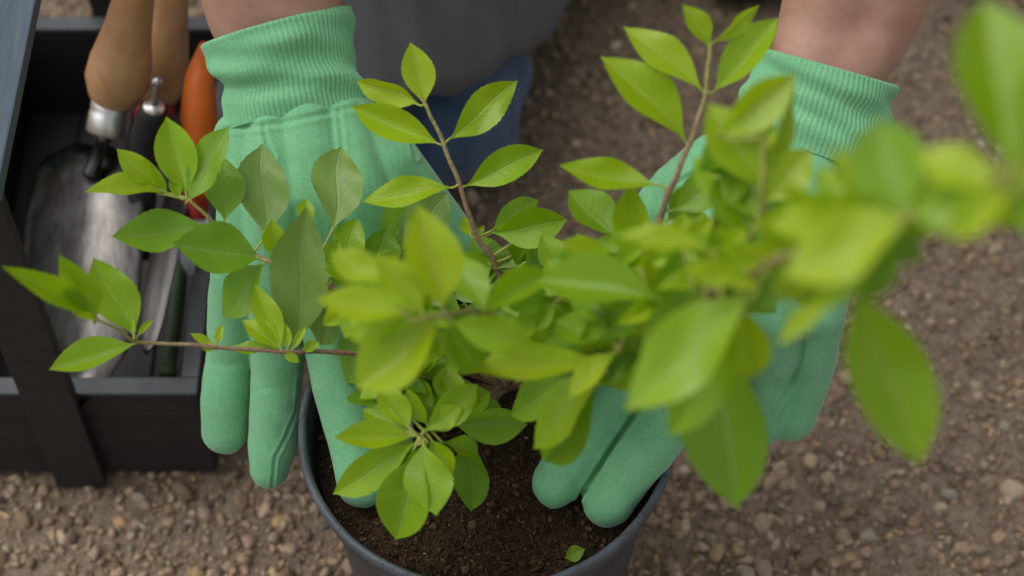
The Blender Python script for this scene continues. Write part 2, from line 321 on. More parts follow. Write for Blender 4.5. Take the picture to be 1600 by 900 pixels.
# ------------------------------------------------------------------ wooden crate
def crate():
    x0, x1, y0, y1, h, t = -0.345, -0.175, 0.074, 0.376, 0.1, 0.0095
    r = thing('wooden_crate', 'dark grey wooden tool crate with a carrying handle, standing on the gravel', 'crate', ((x0 + x1) / 2, (y0 + y1) / 2, 0))
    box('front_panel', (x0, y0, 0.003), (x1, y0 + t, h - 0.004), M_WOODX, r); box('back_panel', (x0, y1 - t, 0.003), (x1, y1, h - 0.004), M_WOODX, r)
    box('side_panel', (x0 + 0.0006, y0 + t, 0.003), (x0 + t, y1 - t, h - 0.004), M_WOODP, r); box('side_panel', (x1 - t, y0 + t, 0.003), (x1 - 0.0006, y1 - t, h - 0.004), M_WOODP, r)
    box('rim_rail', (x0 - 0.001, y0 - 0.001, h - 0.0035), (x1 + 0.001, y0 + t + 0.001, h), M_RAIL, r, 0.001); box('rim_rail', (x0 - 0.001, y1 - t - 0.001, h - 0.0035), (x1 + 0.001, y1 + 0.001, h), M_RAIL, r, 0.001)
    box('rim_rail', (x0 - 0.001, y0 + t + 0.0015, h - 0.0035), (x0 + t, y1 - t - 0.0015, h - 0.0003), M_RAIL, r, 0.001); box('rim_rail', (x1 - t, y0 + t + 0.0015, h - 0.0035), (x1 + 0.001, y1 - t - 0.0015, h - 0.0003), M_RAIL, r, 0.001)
    xa, xb = x0 + t, x1 - t; w = (xb - xa) / 4
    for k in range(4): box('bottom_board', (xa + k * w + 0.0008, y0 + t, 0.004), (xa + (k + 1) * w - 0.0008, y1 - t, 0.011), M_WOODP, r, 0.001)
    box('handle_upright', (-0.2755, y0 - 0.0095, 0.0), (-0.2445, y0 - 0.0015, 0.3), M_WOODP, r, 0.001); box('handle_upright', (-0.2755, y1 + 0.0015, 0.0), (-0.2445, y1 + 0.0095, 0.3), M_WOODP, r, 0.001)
    box('handle_bar', (-0.2795, y0 - 0.012, 0.3005), (-0.2425, y1 + 0.012, 0.311), M_WOODH, r, 0.0012)
crate()

# ------------------------------------------------------------------ tools in the crate
def turned(name, P, prof, m, parent, seg=28):
    """handle whose radius follows prof along the straight line P[0] to P[1]"""
    a, b = np.array(P[0]), np.array(P[1]); L_ = np.linalg.norm(b - a)
    return lathe(name, [(r, t * L_) for t, r in prof], m, parent, seg, a, b - a)
HP = [(0, 0.0), (0, .0105), (0.02, 0.0125), (0.12, 0.0165), (0.25, 0.0185), (0.4, 0.0165), (0.6, 0.0125), (0.8, 0.0125), (0.92, 0.015), (0.985, 0.012), (1, 0.004), (1.0, 0.0)]
def blade(name, a, b, prof, dish, m, parent, side=None, th=0.0011):
    """dished sheet steel: prof = (t along a-b, half width); dish = depth of the trough"""
    a, b = np.array(a), np.array(b); Ld = b - a; T = Ld / np.linalg.norm(Ld); Sd = np.array(side if side is not None else RX); Sd = Sd - T * (Sd @ T); Sd /= np.linalg.norm(Sd); N = np.cross(T, Sd)
    if N[2] < 0: N = -N
    ts = np.linspace(0, 1, 40); pw = np.interp(ts, [p[0] for p in prof], [p[1] for p in prof]); nu = 17; V = []
    for lay in (0, 1):
        for t, w in zip(ts, pw):
            for k in range(nu):
                u = -1 + 2 * k / (nu - 1); V.append(a + Ld * t + Sd * u * w + N * (dish * (u * u - 1) * min(1, w / 0.02) - lay * th + 0.004 * math.sin(t * 3.1)))
    Fs = []; n1 = len(ts) * nu
    for i in range(len(ts) - 1):
        for k in range(nu - 1):
            q = (i * nu + k, i * nu + k + 1, (i + 1) * nu + k + 1, (i + 1) * nu + k); Fs.append(q); Fs.append(tuple(n1 + j for j in q[::-1]))
    def rim(i1, i2): Fs.append((i1, i2, i2 + n1, i1 + n1))
    for i in range(len(ts) - 1): rim((i + 1) * nu, i * nu); rim(i * nu + nu - 1, (i + 1) * nu + nu - 1)
    for k in range(nu - 1): rim(k, k + 1); rim(n1 - nu + k + 1, n1 - nu + k)
    return obj(name, V, Fs, m, parent)
def tools():
    # big trowel
    f0, f1 = D(177, 158, 1.12), D(166, 212, 1.125)
    top = f0 + (f0 - D(171, 188, 1.123)) * 0 + (D(228, -95, 1.06) - f0)
    neck = D(158, 236, 1.14); ba, bb = D(148, 228, 1.15), D(128, 640, 1.125)
    r = thing('trowel', 'steel trowel with a chrome ferrule and a thick wooden handle, lying in the crate', 'trowel', D(150, 400, 1.15))
    turned('handle', (f0, top), [(0, 0), (0, .012), (0.03, .0155), (0.14, .0195), (0.26, .0185), (0.45, .0142), (0.7, .0115), (0.9, .014), (1, .01), (1, 0)], M_ASH, r)
    lathe('ferrule', [(.0122, 0), (.0128, .001), (.0128, .006), (.0122, .0075), (.0128, .009), (.0126, .0205), (.011, .0215), (0.0, .0215)], M_CHROME, r, 40, f0 + (f0 - f1) * 0.02, f1 - f0)
    tube('neck', [f1, D(157, 228, 1.135), D(150, 250, 1.142), D(142, 275, 1.146)], [.0042, .004, .0045, .006], M_BLADE, r, 12, 12)
    blade('blade', D(140, 222, 1.142), D(118, 640, 1.105), [(0, .008), (.035, .02), (.09, .0315), (.3, .037), (.6, .036), (.8, .029), (.93, .015), (1, .001)], 0.0135, M_BLADE, r)
    # second tool: wooden handle, narrow long steel blade
    h0, h1 = D(244, 158, 1.165), D(276, -110, 1.13)
    r = thing('weeding_knife', 'narrow steel blade tool whose wooden handle lies right behind the thick trowel handle', 'weeder', D(240, 420, 1.16))
    turned('handle', (h0, h1), [(0, 0), (0, .0115), (0.03, .014), (0.16, .0185), (0.3, .0165), (0.5, .0135), (0.75, .0115), (1, .01), (1, 0)], M_ASH, r)
    lathe('ferrule', [(.0118, 0), (.0122, .001), (.0118, .014), (0.0, .0145)], M_RED, r, 30, h0, D(234, 215, 1.17) - h0)  # red reflection on the metal, painted as the ferrule's colour
    tube('neck', [D(238, 200, 1.17), D(262, 245, 1.165), D(282, 285, 1.155)], [.005, .0045, .005], M_STEEL, r, 10, 12)
    blade('blade', D(284, 275, 1.155), D(228, 552, 1.09), [(0, .005), (.1, .0072), (.5, .0085), (.8, .0075), (.93, .0055), (1, .001)], 0.003, M_BLADE, r, th=0.002)
    # black-handled tool with steel knob
    r = thing('black_handled_fork', 'black rubber handled hand tool with a small steel knob, between the wooden handles', 'hand fork', D(228, 230, 1.11))
    tube('handle', [D(241, 168, 1.10), D(228, 215, 1.115), D(222, 300, 1.14), D(222, 400, 1.16)], [.0085, .0095, .009, .007], M_BLACK, r, 18, 20)
    lathe('collar', [(.0, .003), (.0062, .0025), (.0068, .0), (.0062, -.002)], M_CHROME, r, 24, D(240, 168, 1.098), D(244, 140, 1.088) - D(240, 168, 1.098))
    a, b = D(240, 166, 1.098), D(246, 128, 1.086)
    tube('pin', [a, b], [.003, .0026], M_STEEL, r, 14, 6); bv, bf = ico(3); obj('knob', bv * 0.0038 + b, bf, M_STEEL, r)
    # pruner with orange grips
    r = thing('pruning_shears', 'pruning shears with bright orange grips beside the glove cuff in the crate', 'secateurs', D(310, 220, 1.13))
    def grip(name, P, R, m, sc=1.0):
        V, Fs = tube_geo(P, R, 20, 26); obj(name, V, Fs, m, r)
    grip('grip', [D(322, 70, 1.12), D(313, 120, 1.112), D(311, 180, 1.115), D(314, 240, 1.125), D(313, 300, 1.14)], [.004, .0088, .0112, .0104, .008], M_ORANGE)
    grip('grip', [D(300, 285, 1.15), D(306, 310, 1.148), D(304, 340, 1.15)], [.007, .0085, .007], M_RED)
    blade('blade', D(309, 325, 1.15), D(296, 430, 1.16), [(0, .008), (.4, .011), (.8, .007), (1, .001)], 0.001, M_STEEL, r, th=0.002)
    # green rods deep in the crate
    r = thing('green_plant_stake', 'thin green coated stake low in the crate beside the right wall', 'plant stake', D(275, 480, 1.16))
    tube('rod', [D(290, 330, 1.21), D(276, 470, 1.185), D(262, 578, 1.145)], [.0052, .0055, .005], M_GREENST, r, 12, 16)
    tube('cap', [D(262, 578, 1.145), D(261, 588, 1.143)], [.006, .0055], M_GREENST, r, 12, 4)
tools()

# ------------------------------------------------------------------ pot and soil
def pot():
    r = thing('plant_pot', 'round dark grey plastic plant pot full of soil, between the gloved hands', 'plant pot', (0, 0, 0))
    wob = lambda a, z: 0.006 * math.sin(2 * a + 1.0) * z / RIM + 0.0025 * math.sin(5 * a + z * 9) * z / RIM + 0.0012 * math.sin(13 * a) * z / RIM
    lathe('pot_body', [(0.0, .004), (.074, .004), (.0755, .001), (.0775, .004), (.084, .07), (.0875, .12), (.0915, .158), (.0955, .164), (.0972, .1835), (.0957, .1838), (.0942, .168), (.0895, .158), (.0855, .12), (.082, .07), (.075, .008), (0, .007)], M_PLASTIC, r, 160, wob=wob)
    lathe('rim', [(.0957, .183), (.0954, .187), (.0962, .1903), (.098, .1915), (.0998, .1905), (.1004, .1875), (.0998, .1835), (.098, .1822), (.0957, .183)], M_RIM, r, 200, wob=wob)
pot()
def soil():
    n = 300; rr = np.linspace(0, 0.0925, 110); an = np.linspace(0, 2 * math.pi, n, endpoint=False)
    R, A = np.meshgrid(rr, an, indexing='ij'); X, Y = R * np.cos(A), R * np.sin(A)
    hf = lambda x, y: 0.1655 + 0.004 * (1 - np.hypot(x, y) / 0.09) + 0.0022 * fnoise(x, y, 0.045, 3, 4) + 0.0009 * fnoise(x, y, 0.008, 3, 20)
    V = np.stack([X, Y, hf(X, Y)], -1).reshape(-1, 3); i = np.arange(110 * n).reshape(110, n); j = np.roll(i, -1, 1)
    q = np.stack([i[:-1], i[1:], j[1:], j[:-1]], -1).reshape(-1, 4); T = np.vstack([q[:, [0, 1, 2]], q[:, [0, 2, 3]]])
    C = np.tile(np.array([[0.045, 0.028, 0.018]]), (len(V), 1)) * rng.uniform(0.6, 1.3, (len(V), 1)); P = [(V, T, C)]
    def sc(n, lo, hi, pal, lv, fl=(0.4, 0.9)):
        a = rng.uniform(0, 6.283, n); r_ = 0.091 * np.sqrt(rng.uniform(0, 1, n)); x, y = r_ * np.cos(a), r_ * np.sin(a); s = lo + (hi - lo) * rng.beta(1, 3, n)
        c = np.array(pal)[rng.integers(0, len(pal), n)] * rng.uniform(0.7, 1.25, (n, 1)); P.append(scatter(np.stack([x, y, hf(x, y) + s * 0.35], 1), s, c, lv, fl))
    br = [(0.065, 0.038, 0.023), (0.1, 0.06, 0.036), (0.04, 0.024, 0.015), (0.13, 0.08, 0.048), (0.08, 0.048, 0.03)]
    sc(9000, .0004, .0016, br, 1); sc(1500, .001, .0032, br, 1); sc(160, .002, .0045, br, 2)
    sc(90, .0004, .0016, [(0.45, 0.4, 0.33), (0.3, 0.24, 0.16), (0.6, 0.56, 0.5)], 2)
    a = rng.uniform(0, 6.283, 150); q = rng.uniform(.0958, .0997, 150); P.append(scatter(np.stack([q * np.cos(a), q * np.sin(a), np.full(150, .1914)], 1), rng.uniform(.0002, .0007, 150), np.tile([[.09, .055, .035]], (150, 1)), 1))
    for _ in range(750):                                                 # fibres and chips
        a = random.uniform(0, 6.283); r_ = 0.089 * math.sqrt(random.random()); x, y = r_ * math.cos(a), r_ * math.sin(a); th = random.uniform(0, 6.283); L_ = random.uniform(.002, .009) * (1.5 if random.random() < .2 else 1)
        pts = []; cv = random.uniform(-1.6, 1.6)
        for k in range(5):
            t = k / 4; pts.append((x, y, float(hf(x, y)) + 0.0006 + 0.0016 * math.sin(t * 3.14) * random.random())); x += math.cos(th) * L_ / 4; y += math.sin(th) * L_ / 4; th += cv / 4
        if math.hypot(x, y) > 0.091: continue
        w = random.choice((.00012, .00018, .0003)); v, f = tube_geo(pts, [w] * 5, 3, None, False); f = np.array(f); f = np.vstack([f[:, [0, 1, 2]], f[:, [0, 2, 3]]])
        c = np.array(random.choice([(0.16, 0.09, 0.045), (0.2, 0.12, 0.06), (0.09, 0.045, 0.022), (0.11, 0.06, 0.03)])); P.append((np.array(v), f, np.tile(c, (len(v), 1))))
    V, Fs, C = join_geo(P); me = mesh_from('potting_soil', V, Fs, True); color_attr(me, C)
    tag(link('potting_soil', me, M_SOIL), 'dark brown fibrous potting soil filling the plant pot', 'soil', kind='stuff')
soil()

# ------------------------------------------------------------------ person with gloves
def capsules(segs, seg=20):
    V, Fs = [], []; bv, bf = ico(3)
    for (a, ra, b, rb) in segs:
        a, b = np.array(a, float), np.array(b, float)
        for c, r in ((a, ra), (b, rb)): o = len(V); V += list(bv * r + c); Fs += [tuple(int(k) + o for k in f) for f in bf]
        if np.linalg.norm(b - a) > 1e-5:
            v, f = tube_geo([a, b], [ra, rb], seg, 2); o = len(V); V += list(v); Fs += [tuple(k + o for k in q) for q in f]
    return V, Fs
def remeshed(name, segs, voxel, sm, iters=10):
    V, Fs = capsules(segs); me = mesh_from(name, V, Fs); o = bpy.data.objects.new(name, me); COL.objects.link(o)
    md = o.modifiers.new('r', 'REMESH'); md.mode = 'VOXEL'; md.voxel_size = voxel; md.use_smooth_shade = True
    s = o.modifiers.new('s', 'SMOOTH'); s.factor = sm; s.iterations = iters
    bpy.context.view_layer.update(); dg = bpy.context.evaluated_depsgraph_get(); out = bpy.data.meshes.new_from_object(o.evaluated_get(dg)); bpy.data.objects.remove(o); bpy.data.meshes.remove(me)
    out.polygons.foreach_set('use_smooth', [True] * len(out.polygons)); out.name = name; return out
def get_v(me): a = np.empty(len(me.vertices) * 3, np.float32); me.vertices.foreach_get('co', a); return a.reshape(-1, 3).astype(float)
def get_n(me): a = np.empty(len(me.vertices) * 3, np.float32); me.vertices.foreach_get('normal', a); return a.reshape(-1, 3).astype(float)
def set_v(me, V): me.vertices.foreach_set('co', V.astype(np.float32).ravel()); me.update()
def project(V): v = V - CAM; d = v @ FWD; return np.stack([800 + F * (v @ RX) / d, 450 - F * (v @ UP) / d], 1)
def chain(pts): P = [(Z(*p[:3]), p[3]) for p in pts]; return [(P[i][0], P[i][1], P[i + 1][0], P[i + 1][1]) for i in range(len(P) - 1)]
def seg_dist(Q, a, b):
    a, b = np.array(a, float), np.array(b, float); t = np.clip(((Q - a) @ (b - a)) / ((b - a) @ (b - a)), 0, 1); return np.linalg.norm(Q - (a + t[:, None] * (b - a)), axis=1)
def seams(me, lines):
    """sewn seams and gathers pressed into the cloth along lines on the back of the hand"""
    V, N = get_v(me), get_n(me); Q = project(V); fac = np.clip(-(N @ FWD) * 3, 0, 1)
    for pts, w, dep in lines:
        dd = np.min([seg_dist(Q, pts[i], pts[i + 1]) for i in range(len(pts) - 1)], axis=0)
        V -= N * (dep * np.exp(-(dd / w) ** 2) * fac)[:, None]; V += N * (dep * 0.55 * np.exp(-((dd - 2.1 * w) / w) ** 2) * fac)[:, None]
    set_v(me, V)
def wrinkle(me, amp, wl):
    V, N = get_v(me), get_n(me); h = fnoise(V[:, 0] + V[:, 2] * .7, V[:, 1] - V[:, 2] * .5, wl, 3, 13); set_v(me, V + N * (h * amp)[:, None])
def knit_attr(me, Wd, Ad):
    V = get_v(me); A = me.attributes.new('knit', 'FLOAT_VECTOR', 'POINT'); K = np.stack([V @ Wd, V @ Ad, V[:, 2]], 1); A.data.foreach_set('vector', K.astype(np.float32).ravel())
def cuff(parent, P, Wd, hw, ht, ribs=78, seed=0):
    """ribbed knit cuff: rings along P; half widths hw; half thickness ht"""
    P = [Z(*p) for p in P]; nt_, ns = 90, ribs * 8; PP, HW = smooth_path(P, hw, nt_); _, HT = smooth_path(P, ht, nt_); nt_ = len(PP)
    T = np.gradient(PP, axis=0); T /= np.linalg.norm(T, axis=1)[:, None]; V = []; K = []; an = np.linspace(0, 2 * math.pi, ns, endpoint=False)
    cum = np.concatenate([[0], np.cumsum(np.linalg.norm(np.diff(PP, axis=0), axis=1))]); Lc = cum[-1]
    def ring(i, off, slide=0.0, rib=1.0):
        Wv = Wd - T[i] * (Wd @ T[i]); Wv = Wv / np.linalg.norm(Wv); Nv = np.cross(Wv, T[i]); Nv = Nv if Nv[2] > 0 else -Nv
        t = cum[i] / Lc; soft = 0.0016 * np.sin(t * 9 + 1.5 * np.sin(an * 2 + seed) + seed) + 0.001 * np.sin(t * 17 + an * 3 + seed); soft *= math.sin(min(1, t * 5) * 1.57) * math.sin(min(1, (1 - t) * 4) * 1.57)
        r = off + soft + rib * (0.00052 * np.abs(np.sin(an * ribs / 2 + 0.15 * math.sin(t * 14))) ** 0.7 - 0.0003)
        return PP[i] + T[i] * slide + np.outer(np.cos(an) * (HW[i] + r), Wv) + np.outer(np.sin(an) * (HT[i] + r), Nv)
    rows = [ring(12, -.0035, 0, .2), ring(6, -.0035, 0, .3), ring(1, -.0032, 0, .5), ring(0, -.0025, -.0008, .6), ring(0, -.0012, -.0014, .8), ring(0, 0.0, -.0008)] + [ring(i, 0.0, 0, 1) for i in range(1, nt_)]
    ts = [0] * 6 + list(cum[1:])
    V = np.vstack(rows); m = len(rows); i = np.arange(m * ns).reshape(m, ns); j = np.roll(i, -1, 1); Fs = np.stack([i[:-1], j[:-1], j[1:], i[1:]], -1).reshape(-1, 4)
    me = mesh_from('cuff', V, Fs); A = me.attributes.new('knit', 'FLOAT_VECTOR', 'POINT')
    K = np.zeros((len(V), 3)); K[:, 1] = np.repeat(ts, ns); K[:, 0] = 0.0005; A.data.foreach_set('vector', K.astype(np.float32).ravel())
    return link('cuff', me, M_KNIT, parent)
def person():
    r = thing('person', 'gardener kneeling behind the pot in mint green knit gloves, grey apron and blue jeans', 'person', (0.03, 0.75, 0))
    sh = [np.array([-0.2, 0.66, 0.78]), np.array([0.24, 0.66, 0.78])]
    # left side of the picture
    wl = Z(470, 195, .272); fl0 = Z(452, 120, .284); fl = Z(430, 20, .305); fl2 = Z(415, -80, .335); el = np.array([-0.23, 0.47, 0.5])
    wr = Z(1243, 225, .272); fr0 = Z(1275, 150, .284); fr = Z(1325, 30, .305); fr2 = Z(1360, -70, .335); er = np.array([0.32, 0.47, 0.5])
    segs = []
    for s, (w, f0, f, f2, e) in enumerate(((wl, fl0, fl, fl2, el), (wr, fr0, fr, fr2, er))):
        for dx in (-.0105, .0105):
            o = np.array([dx, 0, 0]); segs += [(w + o, .012, f0 + o, .0195), (f0 + o, .0195, f + o * 1.1, .0255), (f + o * 1.1, .0262, f2 + o, .0305), (f2 + o, .0305, e, .039)]
        segs += [(e, .04, sh[s], .048), (sh[s], .055, np.array([0.02, .7, .78]), .07)]
    segs += [(np.array([.02, .7, .78]), .07, np.array([.02, .63, .87]), .055), (np.array([.02, .58, .93]), .08, np.array([.02, .56, .97]), .088), (np.array([.02, .515, .875]), .035, np.array([.02, .53, .9]), .06),
             (np.array([.02, .485, .925]), .012, np.array([.02, .468, .905]), .012), (np.array([-.068, .57, .93]), .015, np.array([-.07, .575, .945]), .014), (np.array([.108, .57, .93]), .015, np.array([.11, .575, .945]), .014)]
    link('body', remeshed('body', segs, 0.0042, 0.5, 8), M_SKIN, r)
    # clothes
    x = 0.02
    link('shirt', remeshed('shirt', [(np.array([x - .09, .78, .34]), .1, np.array([x - .09, .7, .72]), .105), (np.array([x + .09, .78, .34]), .1, np.array([x + .09, .7, .72]), .105), (np.array([x - .1, .68, .76]), .075, np.array([x + .1, .68, .76]), .075),
         (sh[0], .068, (sh[0] * 0.45 + el * 0.55), .062), (sh[1], .068, (sh[1] * 0.45 + er * 0.55), .062)], .008, .5, 8), M_SHIRT, r)
    knee = np.array([-0.052, 0.318, 0.082])
    jm = remeshed('jeans', [(np.array([-.08, .76, .2]), .105, knee, .066), (knee, .066, knee + np.array([.012, .02, -.018]), .062), (knee + np.array([.012, .01, 0]), .056, Z(775, 118, .07), .028), (knee + np.array([.012, .0, -.02]), .05, Z(745, 215, .05), .03), (knee + np.array([0, .06, -.03]), .05, np.array([-.08, .74, .06]), .045),
         (np.array([.12, .78, .24]), .11, np.array([.2, .56, .4]), .075), (np.array([.2, .57, .4]), .072, np.array([.2, .58, .12]), .05), (np.array([-.06, .8, .26]), .12, np.array([.1, .8, .26]), .12)], .006, .5, 8)
    wrinkle(jm, .0025, .08); link('jeans', jm, M_JEANS, r)
    link('boot', remeshed('boot', [(np.array([.2, .62, .1]), .045, np.array([.2, .6, .045]), .043), (np.array([.2, .6, .04]), .04, np.array([.197, .505, .035]), .036), (np.array([.18, .5, .03]), .03, np.array([.21, .5, .03]), .03)], .004, .5, 6), M_BOOT, r)
    link('boot', remeshed('boot', [(np.array([-.08, .78, .06]), .045, np.array([-.08, .9, .05]), .04)], .006, .5, 6), M_BOOT, r)
    link('hair', remeshed('hair', [(np.array([.02, .6, .96]), .09, np.array([.02, .6, .99]), .083), (np.array([.02, .63, .9]), .06, np.array([.02, .62, .95]), .075)], .005, .5, 6), M_HAIR, r)
    for s in (-1, 1):
        bv, bf = ico(2); obj('eye', bv * .011 + np.array([.02 + s * .032, .492, .94]), bf, M_EYE, r)
    # apron sheet: hem on the lap to the waist
    hem = [Z(400, 230, .14), Z(520, 205, .16), Z(610, 180, .166), Z(695, 146, .162), Z(768, 118, .14), Z(832, 74, .105), Z(880, 30, .06), Z(930, -40, .05), Z(990, -110, .06)]
    hem, _ = smooth_path(hem, [0] * len(hem), 72); n = len(hem); m = 40; V = []
    for i in range(n):
        t = i / (n - 1); w = np.array([-.2 + .42 * t, .72, .34])
        for k in range(m):
            s = k / (m - 1); p = hem[i] * (1 - s) + w * s; p = p + np.array([0, 0, .045 * math.sin(math.pi * s) * (1 - .7 * t)])
            p[2] += .006 * math.sin(t * 26 + s * 3) * (0.25 + t) * (1 - s * .6) + .002 * math.sin(t * 60 + s * 9); V.append(p)
    Fs = [(i * m + k, (i + 1) * m + k, (i + 1) * m + k + 1, i * m + k + 1) for i in range(n - 1) for k in range(m - 1)]
    o = obj('apron', V, Fs, M_APRON, r); s = o.modifiers.new('t', 'SOLIDIFY'); s.thickness = .0022
    # gloves ---------------------------------------------------------------
    g = bpy.data.objects.new('glove', None); COL.objects.link(g); g.parent = r; g.location = Vector(wl) - root_loc(r)
    hl = []
    hl += chain([(380, 215, .268, .0155), (385, 330, .25, .0165), (372, 440, .228, .0155), (361, 550, .185, .0132), (352, 625, .165, .0134), (350, 672, .15, .013)])
    hl += chain([(425, 205, .272, .017), (432, 330, .258, .0175), (437, 450, .236, .0165), (433, 580, .188, .0146), (428, 690, .155, .0138), (422, 732, .145, .0112)])
    hl += chain([(480, 200, .274, .018), (495, 330, .258, .0175), (510, 445, .235, .016), (528, 600, .208, .014), (566, 752, .181, .0135)])
    hl += chain([(535, 195, .27, .0175), (560, 320, .256, .0175), (588, 440, .23, .0155), (604, 580, .206, .0135), (608, 715, .183, .0128)])
    hl += chain([(545, 185, .268, .017), (600, 260, .252, .021), (660, 325, .228, .0175), (705, 372, .212, .0145), (742, 402, .2, .0128)])
    hl += [(Z(385, 330, .25), .015, Z(560, 320, .252), .016), (Z(374, 440, .228), .0145, Z(437, 450, .234), .0145), (Z(437, 450, .234), .0145, Z(590, 440, .23), .0145), (Z(500, 260, .26), .017, Z(600, 280, .25), .018), (Z(400, 260, .262), .015, Z(520, 260, .262), .016), (Z(560, 380, .24), .014, Z(630, 330, .235), .014)]
    me = remeshed('hand_shell', hl, .00115, .5, 9); wrinkle(me, .0011, .05); wrinkle(me, .0003, .022)
    seams(me, [([(411, 196), (417, 222), (428, 244)], 3, .0012), ([(529, 172), (533, 205), (536, 232)], 3, .0014), ([(640, 210), (650, 245)], 3, .001), ([(352, 202), (440, 192), (560, 166)], 4, .001),
               ([(468, 590), (464, 640), (446, 685), (430, 715), (425, 765)], 2.2, .0011), ([(350, 235), (340, 430)], 3, .0006), ([(322, 566), (352, 574), (372, 566)], 4, .00022), ([(392, 612), (424, 606), (452, 616)], 4, .0002), ([(470, 330), (485, 430)], 9, .0012)])
    knit_attr(me, np.array([1.0, 0.05, 0]), np.array([-0.05, .8, .6])); link('hand_shell', me, M_KNIT, g)
    cuff(g, [(432, 44, .302), (448, 100, .29), (457, 140, .282), (466, 188, .274)], np.array([.95, .31, 0]), [.0415, .0375, .0375, .0388], [.029, .026, .0225, .0165], 84, 0)
    g = bpy.data.objects.new('glove', None); COL.objects.link(g); g.parent = r; g.location = Vector(wr) - root_loc(r)
    hr = []
    hr += chain([(1190, 255, .27, .0175), (1115, 350, .256, .0175), (1050, 460, .236, .0162), (960, 612, .206, .0142), (868, 756, .182, .0131)])
    hr += chain([(1230, 262, .272, .018), (1175, 370, .258, .018), (1122, 490, .234, .0168), (1042, 655, .204, .0158), (951, 782, .181, .0142)])
    hr += chain([(1265, 275, .27, .0175), (1235, 380, .252, .0175), (1205, 490, .226, .0165), (1200, 580, .18, .0148), (1190, 655, .15, .0138)])
    hr += chain([(1295, 285, .264, .016), (1290, 390, .244, .0165), (1276, 490, .216, .0158), (1262, 575, .178, .0148), (1236, 650, .15, .0145)])
    hr += chain([(1185, 245, .266, .017), (1120, 262, .256, .019), (1060, 300, .238, .0165), (1005, 360, .216, .0142), (968, 410, .2, .013)])
    hr += [(Z(1115, 350, .256), .016, Z(1290, 390, .246), .016), (Z(1050, 460, .236), .0145, Z(1122, 490, .234), .015), (Z(1122, 490, .234), .015, Z(1205, 490, .226), .015), (Z(1205, 490, .226), .015, Z(1276, 490, .218), .014), (Z(1130, 290, .25), .017, Z(1260, 320, .258), .017), (Z(1060, 330, .236), .013, Z(1100, 400, .24), .014)]
    me = remeshed('hand_shell', hr, .00115, .5, 9); wrinkle(me, .0011, .05); wrinkle(me, .0003, .022)
    seams(me, [([(1010, 622), (955, 700), (906, 778)], 4, .003), ([(1257, 520), (1250, 570), (1225, 620), (1198, 662)], 3, .0012), ([(1120, 250), (1060, 285)], 3, .0008), ([(1000, 672), (1030, 690), (1056, 690)], 4, .0003), ([(935, 728), (965, 745), (992, 744)], 5, .0003)])
    ax = np.array([-.5, -.86, 0]); knit_attr(me, np.array([.86, -.5, 0]), ax); link('hand_shell', me, M_KNIT, g)
    cuff(g, [(1294, 108, .3), (1278, 160, .288), (1264, 200, .28), (1248, 245, .273)], np.array([.93, -.36, 0]), [.0385, .0392, .0388, .039], [.029, .0275, .0225, .0165], 84, 2.1)
person()

# ------------------------------------------------------------------ the shrub
def leaf_mesh(idx, fold, curl, wave, ser):
    nv, nu = 30, 9; tt = np.linspace(0, 1, nv); hw = np.interp(tt, [0, .04, .08, .14, .22, .32, .43, .55, .67, .78, .87, .94, .98, 1], [.03, .03, .07, .22, .5, .78, .95, 1, .93, .75, .51, .27, .1, 0.0])
    V, UV = [], []
    for i, (t, w) in enumerate(zip(tt, hw)):
        wj = w * (1 + (ser if i % 2 else -ser) * (t > .45)) * .5
        bend = curl * math.sin(math.pi * t ** 0.85); sway = 0.05 * wave * math.sin(2 * math.pi * t) * 0.6
        for k in range(nu):
            u = -1 + 2 * k / (nu - 1); uu = math.copysign(abs(u) ** 0.9, u)
            z = bend + wj * (fold * abs(u) ** 1.15 - 0.16 * fold * u * u) + wave * 0.045 * w * abs(u) * math.sin(t * 11 + u * 1.7)
            V.append((uu * wj + sway, t - (0.02 * abs(u) if 0 < i < nv - 1 else 0), z)); UV.append((k / (nu - 1), t))
    Fs = [(i * nu + k, i * nu + k + 1, (i + 1) * nu + k + 1, (i + 1) * nu + k) for i in range(nv - 1) for k in range(nu - 1)]
    me = bpy.data.meshes.new('leaf_shape'); me.from_pydata(V, [], Fs); me.polygons.foreach_set('use_smooth', [True] * len(Fs))
    ul = me.uv_layers.new(name='UVMap'); ul.data.foreach_set('uv', np.array([UV[l.vertex_index] for l in me.loops], np.float32).ravel()); me.update(); me.materials.append(LM['M'])
    return me
LV = [leaf_mesh(i, *p) for i, p in enumerate([(.55, -.06, .6, .012), (.35, .07, 1.0, .02), (.7, -.1, .5, .01), (.3, .03, 1.3, .022), (.5, .1, .8, .014), (.45, -.13, 1.1, .02), (.75, .05, .6, .01), (.35, -.04, 1.4, .024), (.3, -.05, 1.6, .03), (.4, .05, 1.9, .028)])]
for i, me in enumerate(LV): me.name = 'leaf_shape'
PL = np.array([0.0, 0.02, 0.165])
plant = thing('potted_shrub', 'leafy young shrub with bright yellow-green shoots planted in the pot', 'shrub', PL)
NLEAF = [0]
